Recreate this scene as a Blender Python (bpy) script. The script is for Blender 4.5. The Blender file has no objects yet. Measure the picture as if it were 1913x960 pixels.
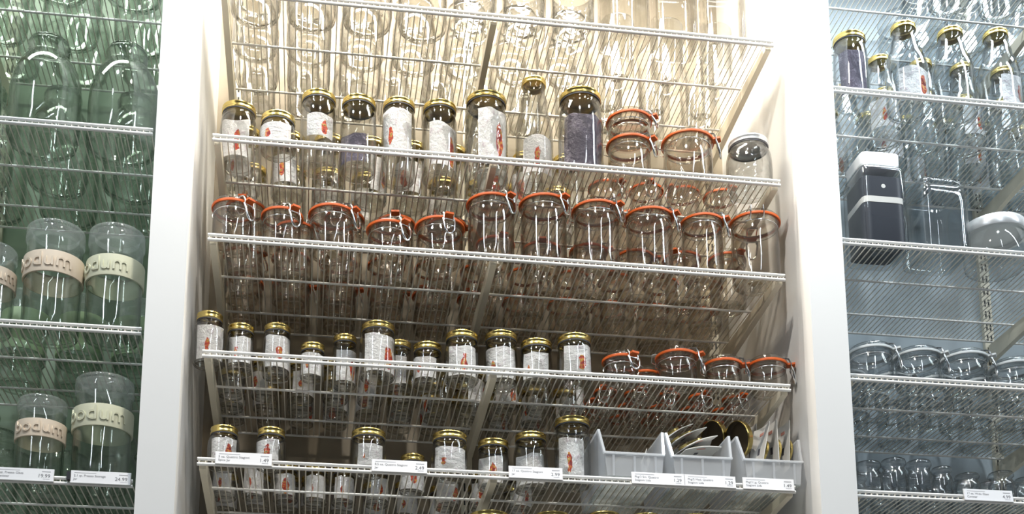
import bpy, math, random
from mathutils import Matrix, Vector, noise
random.seed(7)
PI = math.pi
sc = bpy.context.scene
col = sc.collection

# ------------------------------------------------------------------ camera
cd = bpy.data.cameras.new('camera')
cd.sensor_fit = 'HORIZONTAL'; cd.sensor_width = 36.0
cd.lens = 2398.8 / 1913 * 36.0
cd.shift_x = (956.5 - 906.36) / 1913
cd.shift_y = (1235.02 - 480.0) / 1913
cd.clip_start = 0.05
cam = bpy.data.objects.new('camera', cd); col.objects.link(cam)
_a, _b, _c = 0.199, 0.0005, -0.1382
fw = Vector((-math.sin(_c) * math.cos(_a), math.cos(_c) * math.cos(_a), math.sin(_a)))
rt = Vector((math.cos(_c), math.sin(_c), 0)); up = rt.cross(fw)
r2 = rt * math.cos(_b) + up * math.sin(_b); u2 = up * math.cos(_b) - rt * math.sin(_b)
M = Matrix((r2, u2, -fw)).transposed().to_4x4(); M.translation = Vector((0.2255, -2.3996, 1.5))
cam.matrix_world = M
sc.camera = cam

# ------------------------------------------------------------------ world, exposure
w = bpy.data.worlds.new('store_ambient'); sc.world = w; w.use_nodes = True
bg = w.node_tree.nodes['Background']
bg.inputs[0].default_value = (0.86, 0.93, 1.0, 1); bg.inputs[1].default_value = 0.075
sc.view_settings.view_transform = 'Standard'
sc.view_settings.look = 'None'
sc.view_settings.exposure = 0.0
sc.view_settings.gamma = 1.0
sc.view_settings.use_curve_mapping = False
sc.cycles.transparent_max_bounces = 80
sc.cycles.max_bounces = 10
sc.cycles.diffuse_bounces = 3
sc.cycles.glossy_bounces = 3
sc.cycles.caustics_reflective = False
sc.cycles.caustics_refractive = False
sc.cycles.sample_clamp_indirect = 4.0

# ------------------------------------------------------------------ lights
def area(name, loc, target, sx, sy, power, color):
    l = bpy.data.lights.new(name, 'AREA'); l.shape = 'RECTANGLE'; l.size = sx; l.size_y = sy
    l.energy = power; l.color = color
    o = bpy.data.objects.new(name, l); col.objects.link(o)
    o.location = loc
    o.rotation_euler = (Vector(target) - Vector(loc)).to_track_quat('-Z', 'Y').to_euler()
    return o
def spot(name, loc, target, power, color, angle, radius=0.05, blend=0.6):
    l = bpy.data.lights.new(name, 'SPOT'); l.energy = power; l.color = color
    l.spot_size = math.radians(angle); l.spot_blend = blend; l.shadow_soft_size = radius
    o = bpy.data.objects.new(name, l); col.objects.link(o)
    o.location = loc
    o.rotation_euler = (Vector(target) - Vector(loc)).to_track_quat('-Z', 'Y').to_euler()
    return o
WARM = (1.0, 0.91, 0.76); COOL = (0.86, 0.95, 1.0)
# strip lights under the bay tops
area('bay_strip_light', (0.60, 0.00, 3.93), (0.60, 0.10, 2.5), 1.1, 0.08, 54, (1.0, 0.92, 0.79))
area('bay_strip_light', (-0.52, 0.00, 3.93), (-0.52, 0.10, 2.5), 0.75, 0.08, 9, (0.93, 1.0, 0.92))
area('bay_strip_light', (1.80, 0.00, 3.93), (1.80, 0.10, 2.5), 0.9, 0.08, 16, COOL)
# track spots in front of the shelving
TRACK = [(-0.55, -0.8, 4.40), (0.45, -1.15, 4.40), (1.55, -0.8, 4.40)]
spot('track_spot', TRACK[0], (-0.3, -0.1, 2.6), 95, COOL, 70, 0.06)
spot('track_spot', TRACK[1], (0.65, -0.1, 2.75), 155, (1.0, 0.94, 0.84), 66, 0.06)
spot('track_spot', TRACK[2], (1.6, -0.1, 2.6), 105, COOL, 70, 0.06)
# long linear ceiling fixtures out in the shop
LINEAR = [((-1.2, -1.65), (-3.25, -5.2), 48), ((2.1, -0.76), (4.9, -2.15), 46), ((1.45, -1.9), (1.10, -6.0), 34)]
for (xa, ya), (xb, yb), pw in LINEAR:
    ln = math.hypot(xb - xa, yb - ya)
    o = area('linear_light', ((xa + xb) / 2, (ya + yb) / 2, 4.44), ((xa + xb) / 2, (ya + yb) / 2, 0), ln, 0.10, pw, (0.84, 0.93, 1.0))
    o.rotation_euler = (0, 0, math.atan2(yb - ya, xb - xa))

# ------------------------------------------------------------------ materials
MATS = {}
def newmat(name):
    m = bpy.data.materials.new(name); m.use_nodes = True; MATS[name] = m
    nt = m.node_tree; nt.nodes.clear()
    out = nt.nodes.new('ShaderNodeOutputMaterial')
    return m, nt, out
def N(nt, t, **kw):
    n = nt.nodes.new(t)
    for k, v in kw.items():
        if k in ('operation', 'blend_type', 'data_type', 'feature', 'wave_type', 'bands_direction', 'color_ramp'): setattr(n, k, v)
        else: n.inputs[k].default_value = v
    return n
def principled(name, color, rough=0.5, metal=0.0, noise=0.0, nscale=20.0, bump=0.0, bscale=80.0, spec=0.5):
    m, nt, out = newmat(name)
    b = nt.nodes.new('ShaderNodeBsdfPrincipled')
    b.inputs['Base Color'].default_value = (*color, 1); b.inputs['Roughness'].default_value = rough
    b.inputs['Metallic'].default_value = metal; b.inputs['Specular IOR Level'].default_value = spec
    tc = nt.nodes.new('ShaderNodeTexCoord')
    if noise:
        nz = N(nt, 'ShaderNodeTexNoise', Scale=nscale, Detail=4.0)
        nt.links.new(tc.outputs['Object'], nz.inputs['Vector'])
        mx = nt.nodes.new('ShaderNodeMix'); mx.data_type = 'RGBA'
        mx.inputs[6].default_value = (*[c * (1 - noise) for c in color], 1)
        mx.inputs[7].default_value = (*[min(1, c * (1 + noise)) for c in color], 1)
        nt.links.new(nz.outputs['Fac'], mx.inputs[0]); nt.links.new(mx.outputs[2], b.inputs['Base Color'])
    if bump:
        nz = N(nt, 'ShaderNodeTexNoise', Scale=bscale, Detail=3.0)
        nt.links.new(tc.outputs['Object'], nz.inputs['Vector'])
        bp = N(nt, 'ShaderNodeBump', Strength=bump, Distance=0.002)
        nt.links.new(nz.outputs['Fac'], bp.inputs['Height']); nt.links.new(bp.outputs[0], b.inputs['Normal'])
    nt.links.new(b.outputs[0], out.inputs[0])
    return m
def glass(name, centre, edge, bump=0.25, bscale=45.0, rough=0.05, power=3.2, haze=0.0, refl=0.070):
    """thin-walled glass: see-through, darker at grazing angles, Schlick reflection"""
    m, nt, out = newmat(name); L = nt.links.new
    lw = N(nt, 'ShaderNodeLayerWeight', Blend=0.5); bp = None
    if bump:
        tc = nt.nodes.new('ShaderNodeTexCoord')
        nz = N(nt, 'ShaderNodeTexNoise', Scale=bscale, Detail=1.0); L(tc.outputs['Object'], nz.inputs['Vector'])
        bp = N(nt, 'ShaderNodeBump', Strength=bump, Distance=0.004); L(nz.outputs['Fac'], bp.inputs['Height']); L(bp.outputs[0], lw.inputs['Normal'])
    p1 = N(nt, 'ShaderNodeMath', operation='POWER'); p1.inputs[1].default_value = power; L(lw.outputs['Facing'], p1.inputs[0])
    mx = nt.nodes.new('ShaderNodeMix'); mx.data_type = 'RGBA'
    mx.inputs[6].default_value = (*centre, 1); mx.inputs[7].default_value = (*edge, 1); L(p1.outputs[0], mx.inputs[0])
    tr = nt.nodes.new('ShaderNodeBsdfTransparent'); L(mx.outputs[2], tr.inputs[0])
    gl = N(nt, 'ShaderNodeBsdfGlossy', Roughness=rough); gl.inputs[0].default_value = (1, 1, 1, 1)
    if bp: L(bp.outputs[0], gl.inputs['Normal'])
    p5 = N(nt, 'ShaderNodeMath', operation='POWER'); p5.inputs[1].default_value = 4.0; L(lw.outputs['Facing'], p5.inputs[0])
    ma = N(nt, 'ShaderNodeMath', operation='MULTIPLY_ADD'); ma.inputs[1].default_value = 0.75; ma.inputs[2].default_value = refl
    L(p5.outputs[0], ma.inputs[0])
    ms = nt.nodes.new('ShaderNodeMixShader'); L(ma.outputs[0], ms.inputs[0]); L(tr.outputs[0], ms.inputs[1]); L(gl.outputs[0], ms.inputs[2])
    last = ms
    if haze:
        df = nt.nodes.new('ShaderNodeBsdfDiffuse'); df.inputs[0].default_value = (0.93, 0.94, 0.96, 1)
        tl = nt.nodes.new('ShaderNodeBsdfTranslucent'); tl.inputs[0].default_value = (0.93, 0.94, 0.96, 1)
        ad = nt.nodes.new('ShaderNodeMixShader'); ad.inputs[0].default_value = 0.5; L(df.outputs[0], ad.inputs[1]); L(tl.outputs[0], ad.inputs[2])
        m2 = nt.nodes.new('ShaderNodeMixShader'); m2.inputs[0].default_value = haze; L(ms.outputs[0], m2.inputs[1]); L(ad.outputs[0], m2.inputs[2])
        last = m2
    L(last.outputs[0], out.inputs[0])
    return m
def emis(name, color, strength):
    m, nt, out = newmat(name)
    e = nt.nodes.new('ShaderNodeEmission'); e.inputs[0].default_value = (*color, 1); e.inputs[1].default_value = strength
    nt.links.new(e.outputs[0], out.inputs[0]); return m

principled('panel_white', (0.86, 0.86, 0.86), 0.45, noise=0.02, nscale=8, bump=0.05)
principled('back_taupe', (0.31, 0.27, 0.21), 0.7, noise=0.05, nscale=4)
principled('back_green', (0.30, 0.38, 0.28), 0.5, noise=0.10, nscale=5)
principled('back_blue', (0.44, 0.50, 0.54), 0.6, noise=0.05, nscale=4)
principled('ceiling_paint', (0.8, 0.8, 0.8), 0.8)
principled('floor_vinyl', (0.42, 0.40, 0.38), 0.4, noise=0.08, nscale=3)
principled('wire_white', (0.80, 0.76, 0.67), 0.35)
principled('rod_white', (0.88, 0.87, 0.85), 0.3)
principled('bracket_white', (0.82, 0.76, 0.62), 0.35)
principled('slot_dark', (0.03, 0.03, 0.03), 0.7)
principled('gold', (0.72, 0.56, 0.20), 0.24, 1.0, noise=0.06, nscale=60, bump=0.05)
principled('gold_inner', (0.07, 0.05, 0.03), 0.5)
principled('seal_dark', (0.05, 0.05, 0.06), 0.5)
principled('silver_lid', (0.84, 0.85, 0.86), 0.3, 0.6)
principled('white_lid', (0.9, 0.9, 0.9), 0.35)
principled('orange_rubber', (0.66, 0.115, 0.012), 0.45)
principled('clear_rubber', (0.62, 0.66, 0.68), 0.4)
principled('chrome', (0.80, 0.82, 0.84), 0.14, 1.0)
principled('tag_white', (0.86, 0.86, 0.89), 0.5)
principled('tag_holder', (0.88, 0.88, 0.90), 0.3)
principled('ink', (0.10, 0.10, 0.12), 0.7)
principled('ink_grey', (0.45, 0.45, 0.48), 0.7)
principled('band_cream', (0.78, 0.66, 0.53), 0.6, noise=0.04, nscale=30)
principled('band_ivory', (0.66, 0.66, 0.50), 0.6, noise=0.04, nscale=30)
principled('sticker', (0.70, 0.62, 0.48), 0.6, noise=0.15, nscale=300)
principled('card_white', (0.84, 0.82, 0.78), 0.6, noise=0.06, nscale=40)
principled('card_print', (0.70, 0.32, 0.26), 0.6)
principled('black_plastic', (0.02, 0.02, 0.025), 0.3)
principled('interior_dark', (0.035, 0.04, 0.055), 0.35)  # for the added dark block inside the square canister
principled('pale_cap', (0.55, 0.70, 0.45), 0.5)
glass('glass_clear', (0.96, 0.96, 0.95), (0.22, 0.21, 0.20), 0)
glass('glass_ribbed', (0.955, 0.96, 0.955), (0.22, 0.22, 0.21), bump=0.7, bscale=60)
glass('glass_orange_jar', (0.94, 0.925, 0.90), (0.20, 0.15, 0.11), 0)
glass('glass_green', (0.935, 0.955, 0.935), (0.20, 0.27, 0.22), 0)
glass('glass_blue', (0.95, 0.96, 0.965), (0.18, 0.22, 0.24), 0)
glass('plastic_clear', (0.90, 0.93, 0.91), (0.55, 0.62, 0.57), 0, haze=0.16)
glass('plastic_frosted', (0.93, 0.94, 0.955), (0.75, 0.77, 0.80), 0, rough=0.12, haze=0.46)
glass('plastic_edge', (0.95, 0.96, 0.97), (0.85, 0.87, 0.9), 0, rough=0.12, haze=0.62)

def label_mat(name, paper, ink, dark):
    m, nt, out = newmat(name); L = nt.links.new
    b = nt.nodes.new('ShaderNodeBsdfPrincipled'); b.inputs['Roughness'].default_value = 0.45
    uv = nt.nodes.new('ShaderNodeUVMap'); oi = nt.nodes.new('ShaderNodeObjectInfo')
    sep = nt.nodes.new('ShaderNodeSeparateXYZ'); L(uv.outputs[0], sep.inputs[0])
    cmb = nt.nodes.new('ShaderNodeCombineXYZ'); L(oi.outputs['Random'], cmb.inputs[0])
    mr = N(nt, 'ShaderNodeMath', operation='MULTIPLY'); mr.inputs[1].default_value = 31.0; L(oi.outputs['Random'], mr.inputs[0]); L(mr.outputs[0], cmb.inputs[1])
    ad = nt.nodes.new('ShaderNodeVectorMath'); ad.operation = 'ADD'; L(uv.outputs[0], ad.inputs[0]); L(cmb.outputs[0], ad.inputs[1])
    nz = N(nt, 'ShaderNodeTexNoise', Scale=5.0, Detail=3.0); L(ad.outputs[0], nz.inputs['Vector'])
    # picture blob: around (0.25+0.5*rand, 0.3)
    px = N(nt, 'ShaderNodeMath', operation='MULTIPLY_ADD'); px.inputs[1].default_value = 0.5; px.inputs[2].default_value = 0.25; L(oi.outputs['Random'], px.inputs[0])
    dx = N(nt, 'ShaderNodeMath', operation='SUBTRACT'); L(sep.outputs[0], dx.inputs[0]); L(px.outputs[0], dx.inputs[1])
    dx2 = N(nt, 'ShaderNodeMath', operation='MULTIPLY'); L(dx.outputs[0], dx2.inputs[0]); dx2.inputs[1].default_value = 2.8
    dy = N(nt, 'ShaderNodeMath', operation='SUBTRACT'); L(sep.outputs[1], dy.inputs[0]); dy.inputs[1].default_value = 0.40
    c2 = nt.nodes.new('ShaderNodeCombineXYZ'); L(dx2.outputs[0], c2.inputs[0]); L(dy.outputs[0], c2.inputs[1])
    ln = nt.nodes.new('ShaderNodeVectorMath'); ln.operation = 'LENGTH'; L(c2.outputs[0], ln.inputs[0])
    sm = N(nt, 'ShaderNodeMath', operation='MULTIPLY_ADD'); sm.inputs[1].default_value = 0.45; L(nz.outputs['Fac'], sm.inputs[0]); L(ln.outputs['Value'], sm.inputs[2])
    lt = N(nt, 'ShaderNodeMath', operation='LESS_THAN'); L(sm.outputs[0], lt.inputs[0])
    th = N(nt, 'ShaderNodeMath', operation='MULTIPLY_ADD'); th.inputs[1].default_value = 0.24; th.inputs[2].default_value = 0.36; L(oi.outputs['Random'], th.inputs[0]); L(th.outputs[0], lt.inputs[1])
    nz2 = N(nt, 'ShaderNodeTexNoise', Scale=9.0, Detail=2.0); L(ad.outputs[0], nz2.inputs['Vector'])
    rp = nt.nodes.new('ShaderNodeValToRGB'); L(nz2.outputs['Fac'], rp.inputs[0])
    e = rp.color_ramp.elements; e[0].position = 0.35; e[0].color = (0.30, 0.02, 0.02, 1); e[1].position = 0.62; e[1].color = (0.75, 0.45, 0.06, 1)
    k = rp.color_ramp.elements.new(0.5); k.color = (0.70, 0.07, 0.03, 1); k = rp.color_ramp.elements.new(0.70); k.color = (0.10, 0.14, 0.10, 1)
    nz3 = N(nt, 'ShaderNodeTexNoise', Scale=4.5, Detail=5.0, Roughness=0.7); L(ad.outputs[0], nz3.inputs['Vector'])
    tx = nt.nodes.new('ShaderNodeValToRGB'); L(nz3.outputs['Fac'], tx.inputs[0])
    ee = tx.color_ramp.elements; ee[0].position = 0.54; ee[0].color = (0, 0, 0, 1); ee[1].position = 0.74; ee[1].color = (1, 1, 1, 1)
    m1 = nt.nodes.new('ShaderNodeMix'); m1.data_type = 'RGBA'; L(tx.outputs[0], m1.inputs[0]); m1.inputs[6].default_value = (*paper, 1); m1.inputs[7].default_value = (*ink, 1)
    m2 = nt.nodes.new('ShaderNodeMix'); m2.data_type = 'RGBA'
    lf = N(nt, 'ShaderNodeMath', operation='MULTIPLY'); lf.inputs[1].default_value = 0.0 if dark else 1.0; L(lt.outputs[0], lf.inputs[0])
    L(lf.outputs[0], m2.inputs[0]); L(m1.outputs[2], m2.inputs[6]); L(rp.outputs[0], m2.inputs[7])
    L(m2.outputs[2], b.inputs['Base Color'])
    bp = N(nt, 'ShaderNodeBump', Strength=0.6, Distance=0.015); L(nz3.outputs['Fac'], bp.inputs['Height']); L(bp.outputs[0], b.inputs['Normal'])
    L(b.outputs[0], out.inputs[0]); return m
label_mat('label_paper', (0.92, 0.91, 0.91), (0.60, 0.46, 0.54), False)
label_mat('label_dark', (0.09, 0.075, 0.12), (0.42, 0.38, 0.47), True)

# ------------------------------------------------------------------ mesh helpers
class MB:
    def __init__(s): s.v = []; s.f = []; s.uv = {}
    def box(s, x0, x1, y0, y1, z0, z1):
        b = len(s.v)
        s.v += [(x0, y0, z0), (x1, y0, z0), (x1, y1, z0), (x0, y1, z0), (x0, y0, z1), (x1, y0, z1), (x1, y1, z1), (x0, y1, z1)]
        s.f += [tuple(b + i for i in q) for q in ((0, 3, 2, 1), (4, 5, 6, 7), (0, 1, 5, 4), (1, 2, 6, 5), (2, 3, 7, 6), (3, 0, 4, 7))]
        return s
    def hexa(s, pts):
        b = len(s.v); s.v += [tuple(p) for p in pts]
        s.f += [tuple(b + i for i in q) for q in ((0, 3, 2, 1), (4, 5, 6, 7), (0, 1, 5, 4), (1, 2, 6, 5), (2, 3, 7, 6), (3, 0, 4, 7))]
        return s
    def lathe(s, prof, n=40, a0=0.0, a1=2 * PI, cx=0, cy=0, sq=None):
        """prof: list of (r, z); sq = superellipse exponent for a rounded square section"""
        full = abs(a1 - a0 - 2 * PI) < 1e-6
        m = n if full else n + 1; b = len(s.v)
        for r, z in prof:
            for i in range(m):
                a = a0 + (a1 - a0) * i / n
                k = 1.0
                if sq:
                    c, d = abs(math.cos(a)), abs(math.sin(a)); k = 1.0 / (c ** sq + d ** sq) ** (1.0 / sq)
                s.v.append((cx + r * k * math.cos(a), cy + r * k * math.sin(a), z))
        for j in range(len(prof) - 1):
            for i in range(n):
                i2 = (i + 1) % m
                s.f.append((b + j * m + i, b + j * m + i2, b + (j + 1) * m + i2, b + (j + 1) * m + i))
        return s
    def wobble(s, amp, freq=38.0, seed=0.0):
        """uneven blown/moulded glass"""
        for i, (x, y, z) in enumerate(s.v):
            r = math.hypot(x, y)
            if r > 0.004:
                k = 1 + amp / r * noise.noise(Vector((x * freq + seed, y * freq, z * freq * 0.8)))
                s.v[i] = (x * k, y * k, z)
        return s
    def vessel(s, prof, n=40, th=0.0028, sq=None, amp=0.0007, seed=0.0):
        """outer wall plus inner wall from an outer profile running base -> mouth"""
        fine = []
        for (ra, za), (rb, zb) in zip(prof, prof[1:]):
            q = max(1, int(math.hypot(rb - ra, zb - za) / 0.016))
            fine += [(ra + (rb - ra) * i / q, za + (zb - za) * i / q) for i in range(q)]
        fine.append(prof[-1])
        s.lathe(fine, n, sq=sq)
        inner = [(max(0.0, r - th), z if z > 0.02 else max(z, 0.0085) + 0.003 * (r < prof[3][0] * 0.9)) for r, z in fine]
        zb = [p for p in inner]
        s.lathe(list(reversed(zb)), n, sq=sq)
        s.wobble(amp, 38.0, seed)
        if not sq: s.ring(prof[2][0] * 1.05, 0.0019, 0.0018, n, 5)     # heavy foot ring
        return s
    def tube(s, pts, r, n=6, closed=False):
        pts = [Vector(p) for p in pts]; b = len(s.v); L = len(pts)
        prev = None
        for i, p in enumerate(pts):
            if closed: t = pts[(i + 1) % L] - pts[i - 1]
            else: t = pts[min(i + 1, L - 1)] - pts[max(i - 1, 0)]
            t.normalize()
            if prev is None:
                prev = t.orthogonal().normalized()
            prev = (prev - t * prev.dot(t)).normalized()
            q = t.cross(prev)
            for k in range(n):
                a = 2 * PI * k / n
                s.v.append(tuple(p + prev * (r * math.cos(a)) + q * (r * math.sin(a))))
        for i in range(L if closed else L - 1):
            i2 = (i + 1) % L
            for k in range(n):
                k2 = (k + 1) % n
                s.f.append((b + i * n + k, b + i * n + k2, b + i2 * n + k2, b + i2 * n + k))
        if not closed:
            s.f.append(tuple(b + k for k in reversed(range(n)))); s.f.append(tuple(b + (L - 1) * n + k for k in range(n)))
        return s
    def ring(s, R, z, r, n=40, k=6, cx=0, cy=0):
        return s.tube([(cx + R * math.cos(2 * PI * i / n), cy + R * math.sin(2 * PI * i / n), z) for i in range(n)], r, k, True)
    def mesh(s, name, mat, smooth=False, sharp=None):
        me = bpy.data.meshes.new(name); me.from_pydata(s.v, [], s.f); me.update()
        if smooth:
            me.polygons.foreach_set('use_smooth', [True] * len(me.polygons))
            if sharp: me.set_sharp_from_angle(angle=math.radians(sharp))
        me.materials.append(MATS[mat]); return me
def link(name, data, parent=None, loc=None, rz=None):
    o = bpy.data.objects.new(name, data); col.objects.link(o)
    if parent is not None: o.parent = parent
    if loc is not None: o.location = loc
    if rz is not None: o.rotation_euler = (0, 0, rz)
    return o
LABELS = {}
def thing(name, label, cat, loc=(0, 0, 0), rz=0.0, group=None, data=None):
    o = link(name, data, None, loc, rz)
    o['label'] = label; o['category'] = cat
    if group: o['group'] = group
    LABELS[label] = LABELS.get(label, 0) + 1
    return o
def struct(name, mb, mat, parent=None):
    o = link(name, mb.mesh(name, mat), parent)
    if parent is None: o['kind'] = 'structure'
    return o
_cache = {}
def cached(key, fn):
    if key not in _cache: _cache[key] = fn()
    return _cache[key]
ORD = ['first', 'second', 'third', 'fourth', 'fifth', 'sixth', 'seventh', 'eighth', 'ninth', 'tenth', 'eleventh', 'twelfth',
       'thirteenth', 'fourteenth', 'fifteenth', 'sixteenth', 'seventeenth', 'eighteenth', 'nineteenth', 'twentieth', 'twenty-first', 'twenty-second']

# ------------------------------------------------------------------ structure
BACK = 0.455
ZC = [3.4045, 3.0654, 2.8446, 2.5953, 2.3735, 2.1535]      # middle bay shelves
ZL = [3.436, 3.066, 2.634, 2.322]                           # left bay shelves
ZR = [3.646, 3.306, 2.940, 2.628, 2.372]                    # right bay shelves
TOPZ = 4.0
struct('floor', MB().box(-6, 9, -8, 1, -0.05, 0), 'floor_vinyl')
struct('ceiling', MB().box(-6, 9, -8, 1, 4.6, 4.65), 'ceiling_paint')
PX = [(-1.03, -0.95), (-0.106, -0.034), (1.234, 1.312), (2.30, 2.38)]
for nm, (x0, x1) in zip(('wall_far_left', 'wall_left', 'wall_right', 'wall_far_right'), PX):
    struct(nm, MB().box(x0, x1, -0.05, BACK + 0.03, 0, TOPZ + 0.1), 'panel_white')
struct('wall_back_left', MB().box(-0.95, -0.106, BACK, BACK + 0.03, 0, TOPZ), 'back_green')
struct('wall_back_middle', MB().box(-0.034, 1.234, BACK, BACK + 0.03, 0, TOPZ), 'back_taupe')
struct('wall_back_right', MB().box(1.312, 2.30, BACK, BACK + 0.03, 0, TOPZ), 'back_blue')
for i, (x0, x1) in enumerate(((-0.95, -0.106), (-0.034, 1.234), (1.312, 2.30))):
    struct('trim_%d' % (i + 1), MB().box(x0, x1, -0.05, BACK, TOPZ, TOPZ + 0.1), 'panel_white')
# light fixtures
for i, ((xa, ya), (xb, yb), pw) in enumerate(LINEAR):
    ln = math.hypot(xb - xa, yb - ya) / 2
    t = thing('linear_light', 'long white linear ceiling light, %s out in the shop' % ('left', 'right', 'middle')[i], 'light', ((xa + xb) / 2, (ya + yb) / 2, 4.45), math.atan2(yb - ya, xb - xa))
    link('housing', MB().box(-ln, ln, -.06, .06, 0.0, .07).mesh('housing', 'panel_white'), t)
    for q in (-1, 1): link('hanger', MB().tube([(q * ln * .8, 0, .07), (q * ln * .8, 0, .15)], .006).mesh('hanger', 'panel_white'), t)
for nm, (x0, x1), which in (('left', (-0.89, -0.15), 'left'), ('middle', (0.05, 1.15), 'middle'), ('right', (1.35, 2.25), 'right')):
    t = thing('strip_light', 'white strip light fixed under the top of the %s bay' % which, 'light', ((x0 + x1) / 2, 0.02, 3.94))
    hx = (x1 - x0) / 2
    link('housing', MB().box(-hx, hx, -0.05, 0.05, 0.01, 0.06).mesh('housing', 'panel_white'), t)
for i, p in enumerate(TRACK):
    t = thing('track_light', 'white track spotlight above the %s bay' % ('left', 'middle', 'right')[i], 'light', p)
    link('head', MB().lathe([(0.062, 0.02), (0.066, 0.02), (0.066, 0.14), (0.0, 0.15)], 20).mesh('head', 'panel_white', True, 40), t)
    link('stem', MB().lathe([(0.012, 0.14), (0.012, 0.25)], 10).mesh('stem', 'panel_white', True), t)

# ------------------------------------------------------------------ wire shelves
PITCH = 0.0127
def wire_mesh():
    def f():
        m = MB(); m.tube([(0, 0.425, 0), (0, 0.004, 0), (0, -0.0015, -0.0025), (0, -0.0025, -0.014)], 0.00135, 5)
        return m.mesh('wire', 'wire_white', True, 50)
    return cached('wire', f)
def rod_mesh(length, r):
    def f(): return MB().tube([(0, 0, 0), (length, 0, 0)], r, 8).mesh('rod', 'rod_white', True, 50)
    return cached(('rod', round(length, 3), r), f)
def bracket_mesh():
    def f():
        m = MB()
        hw = 0.0065
        m.hexa([(-hw, 0.004, -0.020), (hw, 0.004, -0.020), (hw, 0.44, -0.050), (-hw, 0.44, -0.050),
                (-hw, 0.004, -0.0045), (hw, 0.004, -0.0045), (hw, 0.44, -0.0045), (-hw, 0.44, -0.0045)])
        return m.mesh('bracket', 'bracket_white')
    return cached('bracket', f)
def shelf(z, x0, x1, brackets, label):
    t = thing('wire_shelf', label, 'shelf', (x0, 0, z), 0, 'white wire shelves')
    L = x1 - x0
    n = int(L / PITCH); off = (L - n * PITCH) / 2
    for i in range(n + 1):
        link('wire', wire_mesh(), t, (off + i * PITCH, 0, 0))
    link('front_rod', rod_mesh(L, 0.0035), t, (0, -0.0015, -0.0035))
    link('front_rod', rod_mesh(L, 0.0035), t, (0, -0.0030, -0.0145))
    for y in (0.167, 0.327, 0.424):
        link('cross_rod', rod_mesh(L, 0.0027), t, (0, y, -0.0040))
    for bx in brackets:
        link('bracket', bracket_mesh(), t, (bx - x0, 0, -0.002))
    return t
MIDBR = (0.010, 0.577, 1.190)
for z, lb in zip(ZC, ('white wire shelf with square glass jars at the top edge, middle bay',
                      'white wire shelf under the tall gold lidded jars, middle bay',
                      'white wire shelf under the row of orange ringed clip jars',
                      'white wire shelf under small gold lidded jars and squat orange ringed jars',
                      'white wire shelf with price tags and plastic lid bins, middle bay',
                      'lowest white wire shelf at the bottom edge of the middle bay')):
    shelf(z, 0.0, 1.2, MIDBR, lb)
for z, lb in zip(ZL, ('topmost white wire shelf of the green left bay', 'white wire shelf under the big green glass jugs',
                      'white wire shelf under the three cream banded canisters in the left bay', 'white wire shelf with two price tags in the left bay')):
    shelf(z, -0.93, -0.118, (-0.92, -0.52), lb)
for z, lb in zip(ZR, ('topmost white wire shelf of the right bay', 'white wire shelf under the gold capped bottles in the right bay',
                      'white wire shelf under the square canisters in the right bay', 'white wire shelf under the clear clip jars in the right bay',
                      'white wire shelf under tiny lidless jars in the right bay')):
    shelf(z, 1.325, 2.28, (1.335, 1.92, 2.27), lb)
def standard(x, label):
    t = thing('slotted_track', label, 'wall track', (x, BACK - 0.012, 2.0), 0, 'slotted wall tracks')
    link('rail', MB().box(-0.0125, 0.0125, 0, 0.012, 0, 1.95).mesh('rail', 'bracket_white'), t)
    m = MB()
    for i in range(58):
        for s in (-1, 1):
            m.box(s * 0.005 - 0.0018, s * 0.005 + 0.0018, -0.0006, 0.0002, 0.02 + i * 0.033, 0.04 + i * 0.033)
    o = link('slots', m.mesh('slots', 'slot_dark'), t); o['kind'] = 'stuff'
for x, lb in ((0.010, 'slotted wall track at the left end of the middle bay'), (0.577, 'slotted wall track in the centre of the middle bay'),
              (1.190, 'slotted wall track at the right end of the middle bay'), (-0.52, 'slotted wall track behind the green left bay'),
              (1.335, 'slotted wall track beside the right partition in the right bay'), (1.92, 'slotted wall track bare on the blue back of the right bay')):
    standard(x, lb)

# ------------------------------------------------------------------ jar kinds
SEAT = 0.0014          # top of a deck wire above the shelf origin
def q_profile(R, rl, H):
    zl = H - 0.013
    return [(0.0, 0.006), (R * 0.55, 0.0045), (R * 0.80, 0.0005), (R * 0.90, 0.0), (R * 0.985, 0.005), (R, 0.013), (R, (zl) * 0.50), (R * 0.995, zl * 0.66),
            (R * 0.97, zl * 0.76), (rl * 1.0 + (R - rl) * 0.5, zl * 0.845), (rl * 0.97, zl * 0.905), (rl * 0.95, zl * 0.93), (rl * 0.985, zl * 0.95), (rl * 0.95, zl * 0.97), (rl * 0.95, zl + 0.006)]
def lid_prof(rl, H):
    z0 = H - 0.0145
    return [(rl * 0.93, z0 + 0.001), (rl * 1.0, z0), (rl * 1.035, z0 + 0.0008), (rl * 1.04, z0 + 0.0030), (rl * 1.0, z0 + 0.0042), (rl * 1.0, z0 + 0.0085),
            (rl * 1.03, z0 + 0.0100), (rl * 1.02, z0 + 0.0130), (rl * 0.94, z0 + 0.0145), (rl * 0.86, z0 + 0.0125), (rl * 0.78, z0 + 0.0135), (0, z0 + 0.0138)]
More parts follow.
